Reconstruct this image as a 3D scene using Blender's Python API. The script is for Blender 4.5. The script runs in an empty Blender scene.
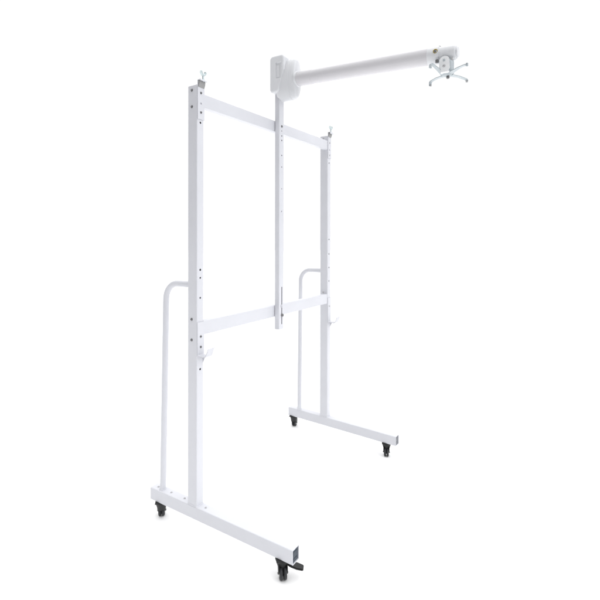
import bpy, bmesh, math, random
from mathutils import Vector, Matrix, Quaternion

S = bpy.context.scene
COL = S.collection
G = 0.076            # height of the foot undersides above the floor (caster height)

# ------------------------------------------------------------------ camera
yaw, pitch, roll = 0.5688, -0.0022, 0.0015
fwd = Vector((math.cos(yaw)*math.cos(pitch), math.sin(yaw)*math.cos(pitch), math.sin(pitch)))
right = fwd.cross(Vector((0, 0, 1))).normalized(); up = right.cross(fwd)
R = math.cos(roll)*right + math.sin(roll)*up
U = -math.sin(roll)*right + math.cos(roll)*up
cam = bpy.data.cameras.new('camera'); camo = bpy.data.objects.new('camera', cam); COL.objects.link(camo)
m = Matrix((R, U, -fwd)).transposed().to_4x4(); m.translation = Vector((-1.3961, -1.4212, 1.2008 + G))
camo.matrix_world = m
cam.sensor_width = 36; cam.lens = 36*450.65/600
cam.shift_x = (300-299.13)/600; cam.shift_y = (238.7-300)/600
cam.clip_start = 0.05; cam.clip_end = 500
S.camera = camo

# ------------------------------------------------------------------ world: a white studio, bright overhead and behind the stand
W = bpy.data.worlds.new('World'); S.world = W; W.use_nodes = True
nt = W.node_tree; nt.nodes.clear(); N = nt.nodes; K = nt.links
tc = N.new('ShaderNodeTexCoord')
def dotramp(vec, a, b):
    d = N.new('ShaderNodeVectorMath'); d.operation = 'DOT_PRODUCT'; K.new(tc.outputs['Generated'], d.inputs[0])
    d.inputs[1].default_value = vec
    r = N.new('ShaderNodeMapRange'); r.interpolation_type = 'SMOOTHSTEP'; r.inputs['From Min'].default_value = a
    r.inputs['From Max'].default_value = b; K.new(d.outputs['Value'], r.inputs['Value']); return r.outputs['Result']
def mix(f, c1, c2):
    x = N.new('ShaderNodeMix'); x.data_type = 'RGBA'; K.new(f, x.inputs[0])
    for c, i in ((c1, 6), (c2, 7)):
        if isinstance(c, tuple): x.inputs[i].default_value = c
        else: K.new(c, x.inputs[i])
    return x.outputs[2]
back = dotramp((math.cos(yaw), math.sin(yaw), 0), 0.18, 0.55)
zen = dotramp((0, 0, 1), 0.40, 0.88)
DARK = (0.23, 0.23, 0.235, 1); WHITE = (1.06, 1.06, 1.06, 1); ZEN = (2.08, 2.08, 2.08, 1)
c = mix(zen, mix(back, DARK, WHITE), ZEN)
bg = N.new('ShaderNodeBackground'); K.new(c, bg.inputs[0]); bg.inputs[1].default_value = 1
wo = N.new('ShaderNodeOutputWorld'); K.new(bg.outputs[0], wo.inputs[0])

# wide soft sun lamp from the front, added to brighten the front faces
sd = bpy.data.lights.new('key_light', 'SUN'); sd.energy = 1.15; sd.angle = math.radians(50); sd.color = (0.97, 0.98, 1.0)
so = bpy.data.objects.new('key_light', sd); COL.objects.link(so)
so.rotation_euler = Vector((-0.10, 1.0, -0.42)).to_track_quat('-Z', 'Y').to_euler()

S.view_settings.view_transform = 'Standard'; S.view_settings.look = 'None'
S.view_settings.exposure = 0; S.view_settings.gamma = 1
S.render.resolution_x = S.render.resolution_y = 1024

# ------------------------------------------------------------------ materials
def mat(name, col, rough=.4, metal=0, bump=0, bscale=300, var=0.0, coat=0):
    mt = bpy.data.materials.new(name); mt.use_nodes = True
    n = mt.node_tree.nodes; l = mt.node_tree.links; b = n['Principled BSDF']
    b.inputs['Base Color'].default_value = (*col, 1); b.inputs['Roughness'].default_value = rough
    b.inputs['Metallic'].default_value = metal
    if coat: b.inputs['Coat Weight'].default_value = coat; b.inputs['Coat Roughness'].default_value = .15
    t = n.new('ShaderNodeTexCoord')
    if var:
        z = n.new('ShaderNodeTexNoise'); z.inputs['Scale'].default_value = 7; z.inputs['Detail'].default_value = 5
        l.new(t.outputs['Object'], z.inputs['Vector'])
        r = n.new('ShaderNodeValToRGB'); r.color_ramp.elements[0].position = .35; r.color_ramp.elements[1].position = .65
        r.color_ramp.elements[0].color = tuple(x*(1-var) for x in col)+(1,); r.color_ramp.elements[1].color = (*col, 1)
        l.new(z.outputs[0], r.inputs[0]); l.new(r.outputs[0], b.inputs['Base Color'])
        rr = n.new('ShaderNodeMapRange'); rr.inputs['To Min'].default_value = rough*.85; rr.inputs['To Max'].default_value = rough*1.2
        l.new(z.outputs[0], rr.inputs['Value']); l.new(rr.outputs[0], b.inputs['Roughness'])
    if bump:
        z = n.new('ShaderNodeTexNoise'); z.inputs['Scale'].default_value = bscale; z.inputs['Detail'].default_value = 3
        l.new(t.outputs['Object'], z.inputs['Vector'])
        bp = n.new('ShaderNodeBump'); bp.inputs['Strength'].default_value = bump; bp.inputs['Distance'].default_value = .0006
        l.new(z.outputs[0], bp.inputs['Height']); l.new(bp.outputs[0], b.inputs['Normal'])
    return mt
PAINT = mat('white_powder_coat', (.655, .662, .703), .42, bump=.35, bscale=260, var=.03)
PLASTIC = mat('white_plastic', (.72, .73, .755), .36, bump=.15, bscale=400, var=.02, coat=.2)
ARMP = mat('white_arm_paint', (.645, .635, .66), .38, bump=.25, bscale=300, var=.02)
ZINC = mat('zinc_steel', (.36, .36, .37), .38, .9, bump=.2)
SILVER = mat('silver_painted_steel', (.48, .525, .55), .4, .1, bump=.2)
BOLT = mat('dark_screw_steel', (.20, .20, .205), .42, .6)
PALE = mat('pale_screw_steel', (.52, .52, .53), .45, .3)
BLACK = mat('black_nylon', (.006, .0065, .0065), .5, bump=.3)
RUBBER = mat('dark_wheel_rubber', (.016, .017, .020), .55, bump=.3)
HUBM = mat('grey_wheel_hub', (.42, .42, .42), .4)
BRIGHT = mat('bright_white_enamel', (.86, .87, .885), .35, bump=.15)
GREYCAP = mat('grey_plug_plastic', (.20, .21, .23), .5, bump=.3)
CAP = mat('dark_plug_plastic', (.035, .05, .07), .5, bump=.3)
BRASS = mat('brass_insert', (.42, .33, .10), .35, .6)
GREYWEDGE = mat('grey_wedge', (.31, .31, .31), .6, bump=.3)
RAW = mat('pale_zinc_screw', (.62, .70, .71), .35, .5)
FLOOR = mat('white_floor_paper', (.96, .96, .96), .9, bump=.05, bscale=90)

# ------------------------------------------------------------------ mesh helpers
def link(name, bm, mt, parent=None, smooth=True):
    bmesh.ops.recalc_face_normals(bm, faces=bm.faces[:])
    me = bpy.data.meshes.new(name); bm.to_mesh(me); bm.free()
    o = bpy.data.objects.new(name, me); COL.objects.link(o); me.materials.append(mt)
    if smooth:
        me.polygons.foreach_set('use_smooth', [True]*len(me.polygons))
        me.set_sharp_from_angle(angle=math.radians(35))
    if parent: o.parent = parent
    return o
def merge(bm, tmp):
    me = bpy.data.meshes.new('t'); tmp.to_mesh(me); tmp.free(); bm.from_mesh(me); bpy.data.meshes.remove(me)
def box(bm, x0, x1, y0, y1, z0, z1, bev=.002, seg=2, rot=None, piv=None):
    t = bmesh.new(); bmesh.ops.create_cube(t, size=1)
    for v in t.verts: v.co = Vector(((x0+x1)/2+v.co.x*(x1-x0), (y0+y1)/2+v.co.y*(y1-y0), (z0+z1)/2+v.co.z*(z1-z0)))
    if bev: bmesh.ops.bevel(t, geom=t.edges[:], offset=bev, segments=seg, profile=.5, affect='EDGES', clamp_overlap=True)
    if rot: bmesh.ops.rotate(t, verts=t.verts[:], cent=piv or (0, 0, 0), matrix=rot)
    merge(bm, t); return bm
def rrect(w, h, r, n=5):
    pts = []
    for cx, cy, a0 in ((w/2-r, h/2-r, 0), (-w/2+r, h/2-r, 90), (-w/2+r, -h/2+r, 180), (w/2-r, -h/2+r, 270)):
        for i in range(n+1):
            a = math.radians(a0+90*i/n); pts.append((cx+r*math.cos(a), cy+r*math.sin(a)))
    return pts
def htube(o, axis, L, w, h, t=.0022, r=.004):
    """hollow rounded rectangular tube. o: start centre; axis 'x','y','z'; section w x h"""
    bm = bmesh.new()
    def P(u, v, s):
        if axis == 'z': return Vector(o)+Vector((u, v, s))
        if axis == 'y': return Vector(o)+Vector((u, s, v))
        return Vector(o)+Vector((s, u, v))
    out = rrect(w, h, r); inn = rrect(w-2*t, h-2*t, max(r-t, .0006)); e = .0005
    rings = []
    for pts, s in ((inn, e), (out, e), (out, L-e), (inn, L-e)):
        rings.append([bm.verts.new(P(u, v, s)) for u, v in pts])
    n = len(out)
    for k in range(4):
        a, b = rings[k], rings[(k+1) % 4]
        for i in range(n): bm.faces.new((a[i], a[(i+1) % n], b[(i+1) % n], b[i]))
    return bm
def cyl(bm, p, q, r, r2=None, seg=20, bev=0, caps=True):
    p = Vector(p); q = Vector(q); d = q-p; t = bmesh.new()
    bmesh.ops.create_cone(t, cap_ends=caps, segments=seg, radius1=r, radius2=r if r2 is None else r2, depth=d.length)
    if bev: bmesh.ops.bevel(t, geom=[e for e in t.edges if len(e.link_faces) == 2 and e.calc_face_angle(0) > .9], offset=bev, segments=2, affect='EDGES')
    bmesh.ops.transform(t, verts=t.verts[:], matrix=Matrix.Translation((p+q)/2) @ d.to_track_quat('Z', 'Y').to_matrix().to_4x4())
    merge(bm, t); return bm
def lathe(bm, p, d, prof, seg=40):
    """prof: (distance along d, radius)"""
    p = Vector(p); d = Vector(d).normalized(); q = d.to_track_quat('Z', 'Y'); rings = []
    for s, r in prof:
        rings.append([bm.verts.new(p+q @ Vector((r*math.cos(2*math.pi*i/seg), r*math.sin(2*math.pi*i/seg), s))) for i in range(seg)])
    for a, b in zip(rings, rings[1:]):
        for i in range(seg): bm.faces.new((a[i], a[(i+1) % seg], b[(i+1) % seg], b[i]))
    bm.faces.new(rings[0]); bm.faces.new(rings[-1]); return bm
def sweep(bm, pts, r, seg=18, caps=True):
    rings = []; n = len(pts); pts = [Vector(p) for p in pts]; ref = None
    for i, p in enumerate(pts):
        t = (pts[min(i+1, n-1)]-pts[max(i-1, 0)]).normalized()
        if ref is None: ref = t.orthogonal().normalized()
        ref = (ref-t*ref.dot(t)).normalized(); b = t.cross(ref)
        rings.append([bm.verts.new(p+r*(math.cos(2*math.pi*k/seg)*ref+math.sin(2*math.pi*k/seg)*b)) for k in range(seg)])
    for a, b in zip(rings, rings[1:]):
        for k in range(seg): bm.faces.new((a[k], a[(k+1) % seg], b[(k+1) % seg], b[k]))
    if caps: bm.faces.new(rings[0]); bm.faces.new(rings[-1])
    return bm
def strip(bm, path, width, th, wdir, bev=.0008):
    """folded flat bar: path of points, width along wdir, thickness th"""
    path = [Vector(p) for p in path]; wdir = Vector(wdir).normalized(); n = len(path); A = []
    t = bmesh.new()
    for i, p in enumerate(path):
        d1 = (path[i]-path[i-1]).normalized() if i else (path[1]-path[0]).normalized()
        d2 = (path[i+1]-path[i]).normalized() if i < n-1 else d1
        n1 = d1.cross(wdir).normalized(); n2 = d2.cross(wdir).normalized()
        nn = (n1+n2).normalized(); nn = nn/max(.4, nn.dot(n1))
        w = width[i] if isinstance(width, (list, tuple)) else width
        A.append([t.verts.new(p+sw*wdir*w/2+sn*nn*th/2) for sw, sn in ((-1, -1), (1, -1), (1, 1), (-1, 1))])
    for a, b in zip(A, A[1:]):
        for k in range(4): t.faces.new((a[k], a[(k+1) % 4], b[(k+1) % 4], b[k]))
    t.faces.new(A[0]); t.faces.new(A[-1])
    bmesh.ops.recalc_face_normals(t, faces=t.faces[:])
    if bev: bmesh.ops.bevel(t, geom=[e for e in t.edges if e.calc_face_angle(0) > .5], offset=bev, segments=2, affect='EDGES', clamp_overlap=True)
    merge(bm, t); return bm
def cut(o, bm):
    """drill real holes: boolean with a temporary cutter, applied at once"""
    bmesh.ops.recalc_face_normals(bm, faces=bm.faces[:])
    me = bpy.data.meshes.new('cutter'); bm.to_mesh(me); bm.free()
    c = bpy.data.objects.new('cutter', me); COL.objects.link(c)
    md = o.modifiers.new('b', 'BOOLEAN'); md.operation = 'DIFFERENCE'; md.object = c; md.solver = 'EXACT'
    bpy.context.view_layer.update(); dg = bpy.context.evaluated_depsgraph_get()
    new = bpy.data.meshes.new_from_object(o.evaluated_get(dg)); o.modifiers.clear(); o.data = new
    bpy.data.objects.remove(c); bpy.data.meshes.remove(me)
    new.set_sharp_from_angle(angle=math.radians(35))
def bolt(p, d, parent, r=.0062, mt=None, hd=.0035):
    """button head screw with hex socket and washer; p on the surface, d outward"""
    p = Vector(p); d = Vector(d).normalized(); bm = bmesh.new()
    lathe(bm, p-d*.001, d, [(0, r*1.45), (.0018, r*1.45), (.002, r*1.38), (.002, r), (.0022+hd*.4, r), (.0022+hd*.8, r*.8), (.0022+hd, r*.5), (.0022+hd*.35, r*.46)], 18)
    return link('bolt', bm, mt or BOLT, parent)

# ------------------------------------------------------------------ floor
fb = bmesh.new()
f2 = Vector((math.cos(yaw), math.sin(yaw), 0)); l2 = Vector((-f2.y, f2.x, 0)); c2 = Vector((-1.3961, -1.4212, 0))
fb.faces.new([fb.verts.new(c2+f2*a+l2*b) for a, b in ((-1.5, -12), (45, -60), (45, 60), (-1.5, 12))])
fl = link('floor', fb, FLOOR, smooth=False); fl['kind'] = 'structure'

# ------------------------------------------------------------------ the stand
D = 1.1397
stand = bpy.data.objects.new('projector_stand', None); COL.objects.link(stand)
stand['label'] = 'white steel rolling projector stand with two posts, crossbars, long projector arm and black casters'
stand['category'] = 'projector stand'
PW, PD, FW, FH, H = .0398, .0548, .045, .0549, 1.85
YF = -PD/2

def foot(X, a, b, bolts):
    L = a+b
    o = link('foot', htube((X, -b, G+FH/2), 'y', L, FW, FH, .0026, .0045), PAINT, stand)
    for y0, s in ((-b, 1), (a, -1)):
        bm = bmesh.new(); y = y0+s*.004; y2 = y+s*.02
        box(bm, X-FW/2+.0029, X+FW/2-.0029, min(y, y2), max(y, y2), G+.0031, G+FH-.0031, .0015)
        # moulded ribs on the plug face
        for dz in (-.012, .012): box(bm, X-.012, X+.012, y-s*.0012 if s > 0 else y, y if s > 0 else y+.0012, G+FH/2+dz-.0015, G+FH/2+dz+.0015, 0)
        link('end_cap', bm, CAP if X < .5 else GREYCAP, o)
    for y in bolts: bolt((X, y, G+FH), (0, 0, 1), o, .0038, PALE, .002)
    return o
foot(0, .2648, .5168, (.236, .150, .066, -.061))
far_base = [foot(D, .280, .498, ())]

def caster(X, Y, ang, lever=False, z=G):
    """twin wheel swivel caster; built at origin pointing +X trail, then turned"""
    M = Matrix.Translation((X, Y, z)) @ Matrix.Rotation(ang, 4, 'Z')
    def fin(name, bm, mt, par):
        bmesh.ops.transform(bm, verts=bm.verts[:], matrix=M); return link(name, bm, mt, par)
    wr = .0235; zc = -G+wr; tx = .013
    bm = bmesh.new()
    box(bm, -.028, .028, -.026, .026, -.0045, .0006, .002)
    cyl(bm, (0, 0, -.040), (0, 0, -.0045), .0165, .0280, seg=32, bev=.001)
    side = [(-.017, -.010), (.017, -.010), (.025, -.030), (.026, -.040), (.022, -.052), (.008, -.056), (-.004, -.044), (-.013, -.030)]
    for y0 in (-.0175, .0145):
        t = bmesh.new(); lo = [t.verts.new((x, y0, zz)) for x, zz in side]; hi = [t.verts.new((x, y0+.003, zz)) for x, zz in side]
        t.faces.new(lo); t.faces.new(hi[::-1])
        for i in range(len(side)): t.faces.new((lo[i], lo[(i+1) % len(side)], hi[(i+1) % len(side)], hi[i]))
        bmesh.ops.recalc_face_normals(t, faces=t.faces[:])
        bmesh.ops.bevel(t, geom=t.edges[:], offset=.0007, segments=1, affect='EDGES'); merge(bm, t)
    box(bm, -.002, .018, -.0016, .0016, -.062, -.018, .0005)
    c = fin('caster', bm, BLACK, stand)
    for y0 in (-.0138, .0020):
        bm = bmesh.new()
        lathe(bm, (tx, y0, zc), (0, 1, 0), [(0, .013), (0, wr-.004), (.0012, wr-.0015), (.0035, wr), (.0083, wr), (.0106, wr-.0015), (.0118, wr-.004), (.0118, .013)], 32)
        w = fin('wheel', bm, RUBBER, c)
        bm = bmesh.new(); s = -1 if y0 < 0 else 1; yb = y0-.0006 if y0 < 0 else y0+.0124
        lathe(bm, (tx, yb, zc), (0, -s, 0), [(0, .006), (0, .0118), (.003, .0127), (.010, .0127)], 24)
        g = fin('hub', bm, HUBM, c)
    bm = bmesh.new(); cyl(bm, (tx, -.0205, zc), (tx, .0205, zc), .0042, seg=14, bev=.0008); fin('axle', bm, ZINC, c)
    if lever is not False:
        bm = bmesh.new()
        strip(bm, [(.016, 0, -.022), (.034, 0, -.028), (.056, 0, -.034), (.080, 0, -.040)], [.020, .030, .034, .026], .0075, (0, 1, 0), .0022)
        bmesh.ops.rotate(bm, verts=bm.verts[:], cent=(0, 0, 0), matrix=Matrix.Rotation(lever-ang, 3, 'Z'))
        fin('brake_lever', bm, BLACK, c)
    return c
caster(0, -.456, math.radians(222), math.radians(-62))
caster(0, .216, math.radians(42))
far_base.append(caster(D, -.430, math.radians(203)))
far_base.append(caster(D, .250, math.radians(18)))
# the far foot stands a few degrees askew under its post
TR = Matrix.Translation((D, 0, 0)) @ Matrix.Rotation(math.radians(-3.5), 4, 'Z') @ Matrix.Translation((-D, 0, 0))
for o in far_base:
    for k in [o]+list(o.children): k.data.transform(TR)

def post(X, holes, sides, slits=()):
    bm = htube((X, 0, G+FH), 'z', H-FH, PW, PD, .002, .0035)
    # weld skirt at the foot, shallow cap at the top
    o = link('upright_post', bm, PAINT, stand)
    cb = bmesh.new()
    for z, r in holes: cyl(cb, (X, YF-.01, G+z), (X, YF+.012, G+z), r, seg=16)
    cut(o, cb)
    bm = bmesh.new(); box(bm, X-PW/2+.0023, X+PW/2-.0023, -PD/2+.0023, PD/2-.0023, G+H-.006, G+H+.0012, .0012)
    link('post_cap', bm, PLASTIC, o)
    bm = bmesh.new(); r = rrect(PW+.0008, PD+.0008, .004, 4); pts = [(X+u, v, G+FH+.0006) for u, v in r]; pts += pts[:2]
    sweep(bm, pts, .0024, 8, False); link('weld_bead', bm, PAINT, o)
    for z in sides: bolt((X-PW/2, .0035, G+z), (-1, 0, 0), o, .0043 if X < .5 else .004, BOLT if X < .5 else PALE)
    return o
nholes = [(1.6917, .0048), (1.0627, .0050), (1.0285, .0042), (.943, .0042), (.6377, .0050)]
fholes = [(z, .0048) for z in (1.679, 1.19, 1.0968, 1.0104, .9239)]
post(0, nholes, (1.8301, 1.7598, .851, .763))
post(D, fholes, (1.845-.01, .851))

# round push handles behind the posts
def handle(X, yb, yt, z, rb=.075, r=.0138):
    bm = bmesh.new(); pts = [(X, yb, G+FH-.003)]
    top = Vector((X, yt, G+z)); n = 10
    p1 = Vector((X, yt, G+z-rb)); pts.append(tuple(Vector(pts[0]).lerp(p1, .5))); pts.append(tuple(p1))
    for i in range(1, n+1):
        a = math.pi/2*i/n; pts.append((X, yt-rb*(1-math.cos(a)), G+z-rb+rb*math.sin(a)))
    pts.append((X, PD/2-.002, G+z)); sweep(bm, pts, r, 22)
    o = link('handle', bm, PAINT, stand)
    bm = bmesh.new(); c = [(X+(r+.0008)*math.cos(t*math.pi/8), yb+(r+.0008)*math.sin(t*math.pi/8), G+FH+.0008) for t in range(18)]
    sweep(bm, c, .0024, 8, False); link('weld_bead', bm, PAINT, o); bm = bmesh.new()
    c = [(X+(r+.0008)*math.cos(t*math.pi/8), PD/2+.0008, G+z+(r+.0008)*math.sin(t*math.pi/8)) for t in range(18)]
    sweep(bm, c, .002, 8, False); link('weld_bead', bm, PAINT, o)
handle(0, .206, .186, .9969)
handle(D, .1963, .1875, .9887)

# crossbars between the posts, flush just behind the front of the posts
def crossbar(z0, z1):
    y0 = YF+.0008; d = .030
    o = link('crossbar', htube((PW/2+.0005, y0+d/2, G+(z0+z1)/2), 'x', D-PW-.001, d, z1-z0, .002, .003), PAINT, stand)
    for x, s in ((PW/2, 1), (D-PW/2, -1)):
        bm = bmesh.new()
        r = rrect(d+.0006, z1-z0+.0006, .003, 3); p = [(x+s*.001, y0+d/2+u, G+(z0+z1)/2+v) for u, v in r]; p += p[:2]
        sweep(bm, p, .0017, 6, False); link('weld_bead', bm, PAINT, o)
    return o
cu = crossbar(1.7625, 1.8194); cl = crossbar(.7815, .8415)

# bracket plates with board clips on top and tray hooks below
TH = .003
def clip(X, z0, z1, bolts, far=False):
    y = YF-TH/2-.0003; w = .040
    bm = bmesh.new()
    strip(bm, [(X+.001, y, G+z0), (X+.001, y, G+z1), (X+.001, y-.015, G+z1+.001), (X+.001, y-.0165, G+z1-(.004 if not far else .010))], w, TH, (1, 0, 0))
    o = link('board_clip', bm, PAINT, stand)
    cb = bmesh.new()
    for z in bolts[1::2]: cyl(cb, (X, YF-.02, G+z), (X, YF+.01, G+z), .0046, seg=14)
    cut(o, cb)
    for z in bolts[::2]: bolt((X, y-TH/2, G+z), (0, -1, 0), o, .0036, BOLT if X < .5 else PALE)
    bm = bmesh.new(); t = bmesh.new(); g = [(y-.0017, z1-.0018), (y-.0090, z1-.0018), (y-.0075, z1-.016), (y-.0017, z1-.030)]  # plain grey block under the clip lip, tapering downwards
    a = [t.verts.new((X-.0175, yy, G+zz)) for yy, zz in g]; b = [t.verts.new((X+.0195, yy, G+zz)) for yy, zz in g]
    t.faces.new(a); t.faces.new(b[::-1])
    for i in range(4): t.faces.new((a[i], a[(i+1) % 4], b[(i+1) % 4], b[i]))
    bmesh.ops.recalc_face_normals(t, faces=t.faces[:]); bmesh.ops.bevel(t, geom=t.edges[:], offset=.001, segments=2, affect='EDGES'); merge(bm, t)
    link('lip_wedge', bm, GREYWEDGE, o)
    # thumb screw through the lip
    bm = bmesh.new(); px, py, pz = X+.008, y-.006, G+z1+.001
    cyl(bm, (px, py, pz-.004), (px, py, pz+.030), .0042, seg=14, bev=.0005)
    cyl(bm, (px, py, pz+.001), (px, py, pz+.006), .0075, seg=6, bev=.0005)
    for s in (-1, 1):
        strip(bm, [(px, py, pz+.022), (px+s*.008, py, pz+.028), (px+s*.013, py, pz+.036), (px+s*.011, py, pz+.042)], [.009, .012, .013, .009], .0055, (0, 1, 0), .0008)
    link('thumb_screw', bm, RAW, o); return o
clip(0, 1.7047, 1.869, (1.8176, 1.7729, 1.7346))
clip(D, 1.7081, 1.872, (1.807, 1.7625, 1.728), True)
def hook(X, z0, z1, reach, bolts):
    y = YF-TH/2-.0003; w = .040; bm = bmesh.new()
    strip(bm, [(X+.001, y, G+z1), (X+.001, y, G+z0+.004), (X+.001, y-.005, G+z0), (X+.001, y-reach+.008, G+z0-.001), (X+.001, y-reach, G+z0+.004), (X+.001, y-reach-.014, G+z0+.038)], w, TH, (1, 0, 0))
    o = link('tray_hook', bm, PAINT, stand)
    # gusset under the ledge
    t = bmesh.new(); g = [(y+.001, z0-.003), (y-.013, z0-.003), (y+.001, z0-.032)]
    a = [t.verts.new((X+.0165, yy, G+zz)) for yy, zz in g]; b = [t.verts.new((X+.0195, yy, G+zz)) for yy, zz in g]
    t.faces.new(a); t.faces.new(b[::-1])
    for i in range(3): t.faces.new((a[i], a[(i+1) % 3], b[(i+1) % 3], b[i]))
    link('gusset', t, PAINT, o)
    for z in bolts: bolt((X, y-TH/2, G+z), (0, -1, 0), o, .0036, BOLT if X < .5 else PALE)
    return o
hook(0, .697, .8405, .047, (.7779, .7335))
hook(D, .662, .8193, .052, (.7633,))

# ------------------------------------------------------------------ centre mast
CX, CW, C0, C1 = .565, .043, -.0565, YF-.0006
o = link('mast', htube((CX, (C0+C1)/2, G+.7166), 'z', 2.06-.7166, CW, C1-C0, .0022, .003), PAINT, stand)
cb = bmesh.new()
box(cb, CX-.0035+.004, CX+.0035+.004, C0-.01, C0+.008, G+.742, G+.9396, 0)
for z, r in ((1.7663, .0035), (1.7399, .004), (1.7161, .0042), (1.6367, .0038), (1.575, .0035), (1.46, .0032), (1.34, .0032)):
    cyl(cb, (CX+.002, C0-.01, G+z), (CX+.002, C0+.008, G+z), r, seg=14)
cut(o, cb); mast = o
bm = bmesh.new(); box(bm, CX-CW/2+.0026, CX+CW/2-.0026, C0+.0026, C1-.0026, G+.7156, G+.735, .001); link('end_cap', bm, PLASTIC, mast)
bolt((CX+.002, C0, G+1.7901), (0, -1, 0), mast, .0046)
bm = bmesh.new(); lathe(bm, (CX+.004, C0-.0005, G+.838), (0, -1, 0), [(0, .009), (.002, .009), (.0025, .006), (.006, .0055), (.007, .004)], 18)
link('washer', bm, PAINT, mast)
bm = bmesh.new(); lathe(bm, (CX+.004, C0-.0005, G+.790), (0, -1, 0), [(0, .0075), (.006, .0075), (.009, .006), (.0105, .003)], 18)
link('lock_knob', bm, BOLT, mast)

# ------------------------------------------------------------------ arm housing
def pillow(bm, core, Rr, x0, x1, rb, arc=6, seg=5):
    """rounded slab: convex core polygon (y, z, counter-clockwise) grown by Rr, edges rounded by rb"""
    def ring(x, r):
        out = []; n = len(core)
        for i in range(n):
            p0, p1, p2 = core[i-1], core[i], core[(i+1) % n]
            a0 = math.atan2(p1[1]-p0[1], p1[0]-p0[0])-math.pi/2; a1 = math.atan2(p2[1]-p1[1], p2[0]-p1[0])-math.pi/2
            while a1 < a0: a1 += 2*math.pi
            for k in range(arc+1):
                t = a0+(a1-a0)*k/arc; out.append(bm.verts.new((x, p1[0]+r*math.cos(t), G+p1[1]+r*math.sin(t))))
        return out
    rings = [ring(x0+rb*(1-math.cos(math.pi/2*i/seg)), Rr-rb*(1-math.sin(math.pi/2*i/seg))) for i in range(seg+1)]
    rings += [ring(x1-rb*(1-math.cos(math.pi/2*i/seg)), Rr-rb*(1-math.sin(math.pi/2*i/seg))) for i in range(seg, -1, -1)]
    for a, b in zip(rings, rings[1:]):
        for i in range(len(a)): bm.faces.new((a[i], a[(i+1) % len(a)], b[(i+1) % len(b)], b[i]))
    bm.faces.new(rings[0]); bm.faces.new(rings[-1])
bm = bmesh.new()
pillow(bm, [(-.032, 2.131), (-.083, 2.131), (-.083, 2.072), (-.050, 1.980), (-.032, 1.978)], .020, CX-.050, CX+.048, .011)
hs = link('arm_housing', bm, PLASTIC, stand)
cb = bmesh.new(); box(cb, CX-.060, CX-.0445, -.089, -.052, G+2.028, G+2.112, .005, 3); cut(hs, cb)
bm = bmesh.new(); box(bm, CX-.0465, CX-.043, -.0745, -.0555, G+2.034, G+2.098, .0015, 3); link('panel', bm, PLASTIC, hs)
bm = bmesh.new()    # front shell: tall oval drum
def oval(bm, cx, cz, rx, rz, ys, n=44, p=2.0):
    rings = []
    for y, k in ys:
        rr = []
        for i in range(n):
            a = 2*math.pi*i/n; c_, s_ = math.cos(a), math.sin(a)
            rr.append(bm.verts.new((cx+(rx*k)*math.copysign(abs(c_)**(2/p), c_), y, cz+(rz-(1-k)*rx)*math.copysign(abs(s_)**(2/p), s_))))
        rings.append(rr)
    for a, b in zip(rings, rings[1:]):
        for i in range(n): bm.faces.new((a[i], a[(i+1) % n], b[(i+1) % n], b[i]))
    bm.faces.new(rings[0]); bm.faces.new(rings[-1])
oval(bm, CX+.002, G+2.026, .0465, .108, [(-.040, .80), (-.046, .95), (-.055, 1.0), (-.118, 1.0), (-.124, .985), (-.1245, .955), (-.127, .95), (-.140, .93), (-.149, .86), (-.155, .74), (-.157, .6)])
dr = link('housing_cover', bm, PLASTIC, hs)
# collar gripping the tube
AZ1, AZ2 = 2.0213, 1.9895
A0 = Vector((CX, -.1556, G+AZ1)); A1 = Vector((CX, -.8413, G+AZ2)); ad = (A1-A0).normalized()
bm = bmesh.new()
lathe(bm, A0-ad*.004, ad, [(0, .040), (.010, .040), (.014, .0375), (.014, .0372)], 44); link('collar', bm, PLASTIC, hs)

# ------------------------------------------------------------------ telescopic arm
LA = (A1-A0).length
bm = bmesh.new()
lathe(bm, A0-ad*.02, ad, [(0, .0325), (.028, .0325), (.028, .0352), (.036, .0362), (.100, .0362), (.112, .0350), (.113, .0350)], 48)
sl = link('arm_sleeve', bm, ARMP, stand)
bm = bmesh.new()
lathe(bm, A0+ad*.06, ad, [(0, .0342), (LA-.062, .0356), (LA-.060, .0350)], 56)
arm = link('arm_tube', bm, ARMP, stand)
bm = bmesh.new()
lathe(bm, A1-ad*.004, ad, [(0, .0362), (.001, .0366), (.045, .0366), (.048, .0358), (.049, .0325), (.108, .0315), (.114, .0300), (.118, .026), (.1185, .0)][:-1], 52)
ec = link('arm_head', bm, PLASTIC, stand)
bm = bmesh.new(); lathe(bm, A1+ad*.1135, ad, [(0, .022), (.006, .022), (.008, .020)], 36); link('end_plug', bm, PLASTIC, ec)
# brass adjusting screw on the side, dark grub screws, a small pin on top
sd_ = Vector((-1, -.12, .06)).normalized()
pc = A1+ad*.030
bm = bmesh.new(); lathe(bm, pc+sd_*.0338+Vector((0, 0, .004)), sd_, [(0, .0100), (.003, .0100), (.0036, .009), (.0036, .0070), (.0012, .0068)], 22); link('brass_ring', bm, BRASS, ec)
bm = bmesh.new(); lathe(bm, pc+sd_*.0345+Vector((0, 0, .004)), sd_, [(0, .0060), (.002, .0060), (.0028, .004)], 16); link('adjusting_screw', bm, BOLT, ec)
bm = bmesh.new(); cyl(bm, A1+ad*.042+Vector((0, 0, .030)), A1+ad*.042+Vector((0, 0, .0385)), .006, seg=16, bev=.001); link('locking_pin', bm, ZINC, ec)

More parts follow.
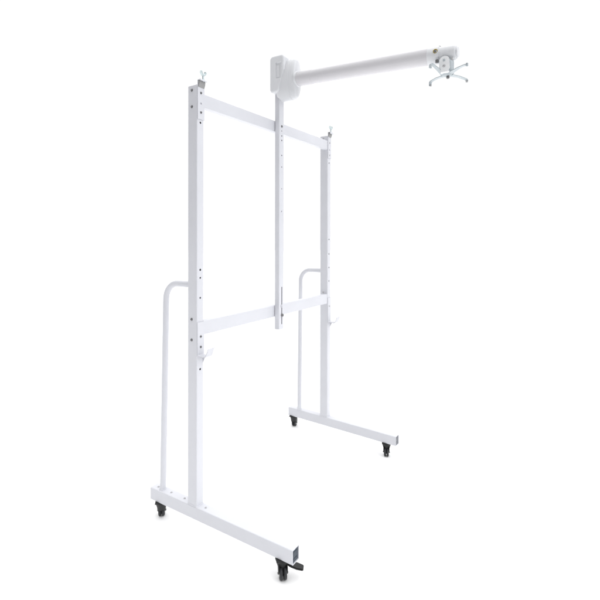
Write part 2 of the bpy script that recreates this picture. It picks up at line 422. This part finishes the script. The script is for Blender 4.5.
# ------------------------------------------------------------------ projector mount under the arm head
hx, hy = CX, -.914
bm = bmesh.new()    # clevis: two rounded ears straddling the head, and a bridge
for s in (-1, 1):
    t = bmesh.new(); prof = []
    for i in range(13):
        a = math.pi*i/12; prof.append((hy+.021*math.cos(a), G+1.946+.021*math.sin(a)*.9))
    prof += [(hy-.022, G+1.912), (hy-.014, G+1.898), (hy+.014, G+1.898), (hy+.022, G+1.912)]
    x0 = hx+s*.0355; x1 = x0+s*.0045
    lo = [t.verts.new((x0, u, v)) for u, v in prof]; hi = [t.verts.new((x1, u, v)) for u, v in prof]
    t.faces.new(lo); t.faces.new(hi[::-1])
    for i in range(len(prof)): t.faces.new((lo[i], lo[(i+1) % len(prof)], hi[(i+1) % len(prof)], hi[i]))
    bmesh.ops.recalc_face_normals(t, faces=t.faces[:])
    bmesh.ops.bevel(t, geom=[e for e in t.edges if e.calc_face_angle(0) > .9], offset=.001, segments=2, affect='EDGES'); merge(bm, t)
box(bm, hx-.036, hx+.036, hy-.018, hy+.018, G+1.8975, G+1.9035, .0015)
clev = link('tilt_bracket', bm, BRIGHT, stand)
for z, r in ((1.947, .0036), (1.923, .0042)): bolt((hx-.040, hy+.001, G+z), (-1, 0, 0), clev, r, SILVER if z > 1.94 else PALE)
bm = bmesh.new()
cyl(bm, (hx-.033, hy+.032, G+1.944), (hx-.033, hy+.032, G+1.957), .0068, seg=20, bev=.001)
link('grub_screw', bm, BOLT, clev); bm = bmesh.new()
cyl(bm, (hx-.030, hy-.030, G+1.944), (hx-.030, hy-.030, G+1.954), .0055, seg=20, bev=.001)
link('grub_screw', bm, PALE, clev)
bm = bmesh.new()    # drum and swivel plate
lathe(bm, (hx, hy, G+1.958), (0, 0, -1), [(0, .027), (.012, .030), (.030, .030), (.040, .030), (.052, .029), (.058, .026), (.062, .020), (.066, .018), (.068, .012)], 36)
sw = link('swivel', bm, SILVER, stand)
def leg(tip, end_drop, w0=.025):
    c0 = Vector((hx, hy, G+1.896)); t = Vector((tip[0], tip[1], G+tip[2])); d = t-c0; dh = Vector((d.x, d.y, 0)).normalized(); wd = Vector((-dh.y, dh.x, 0))
    s = c0+dh*.022+Vector((0, 0, .002)); bm = bmesh.new()
    top = t+Vector((0, 0, end_drop))
    mid = s.lerp(top, .5)+Vector((0, 0, .003))
    strip(bm, [s, mid, top-dh*.006, top+Vector((0, 0, -.004)), t+dh*.001], [w0, w0*.72, w0*.6, w0*.6, w0*.55], .0032, wd, .0007)
    o = link('mounting_leg', bm, SILVER, sw)
    return t, dh, top
for tip, dp in (((.627, -.826, 1.882), .020), ((.660, -.976, 1.885), .009), ((.490, -.866, 1.913), .018), ((.505, -1.010, 1.899), .005)):
    t, dh, top = leg(tip, dp)
    bm = bmesh.new()
    if dp < .012: cyl(bm, t+Vector((0, 0, -.004)), t+Vector((0, 0, .009)), .0052, seg=16, bev=.001)
    else: cyl(bm, t-dh*.003+Vector((0, 0, -.002)), t-dh*.003+Vector((0, 0, .006)), .0042, seg=14)
    link('leg_tip', bm, PALE if tip[0] > .6 else SILVER, sw)
bm = bmesh.new(); lathe(bm, (hx-.003, hy-.006, G+1.888), (0, 0, -1), [(0, .007), (.006, .007), (.009, .005)], 16); link('centre_screw', bm, BOLT, sw)
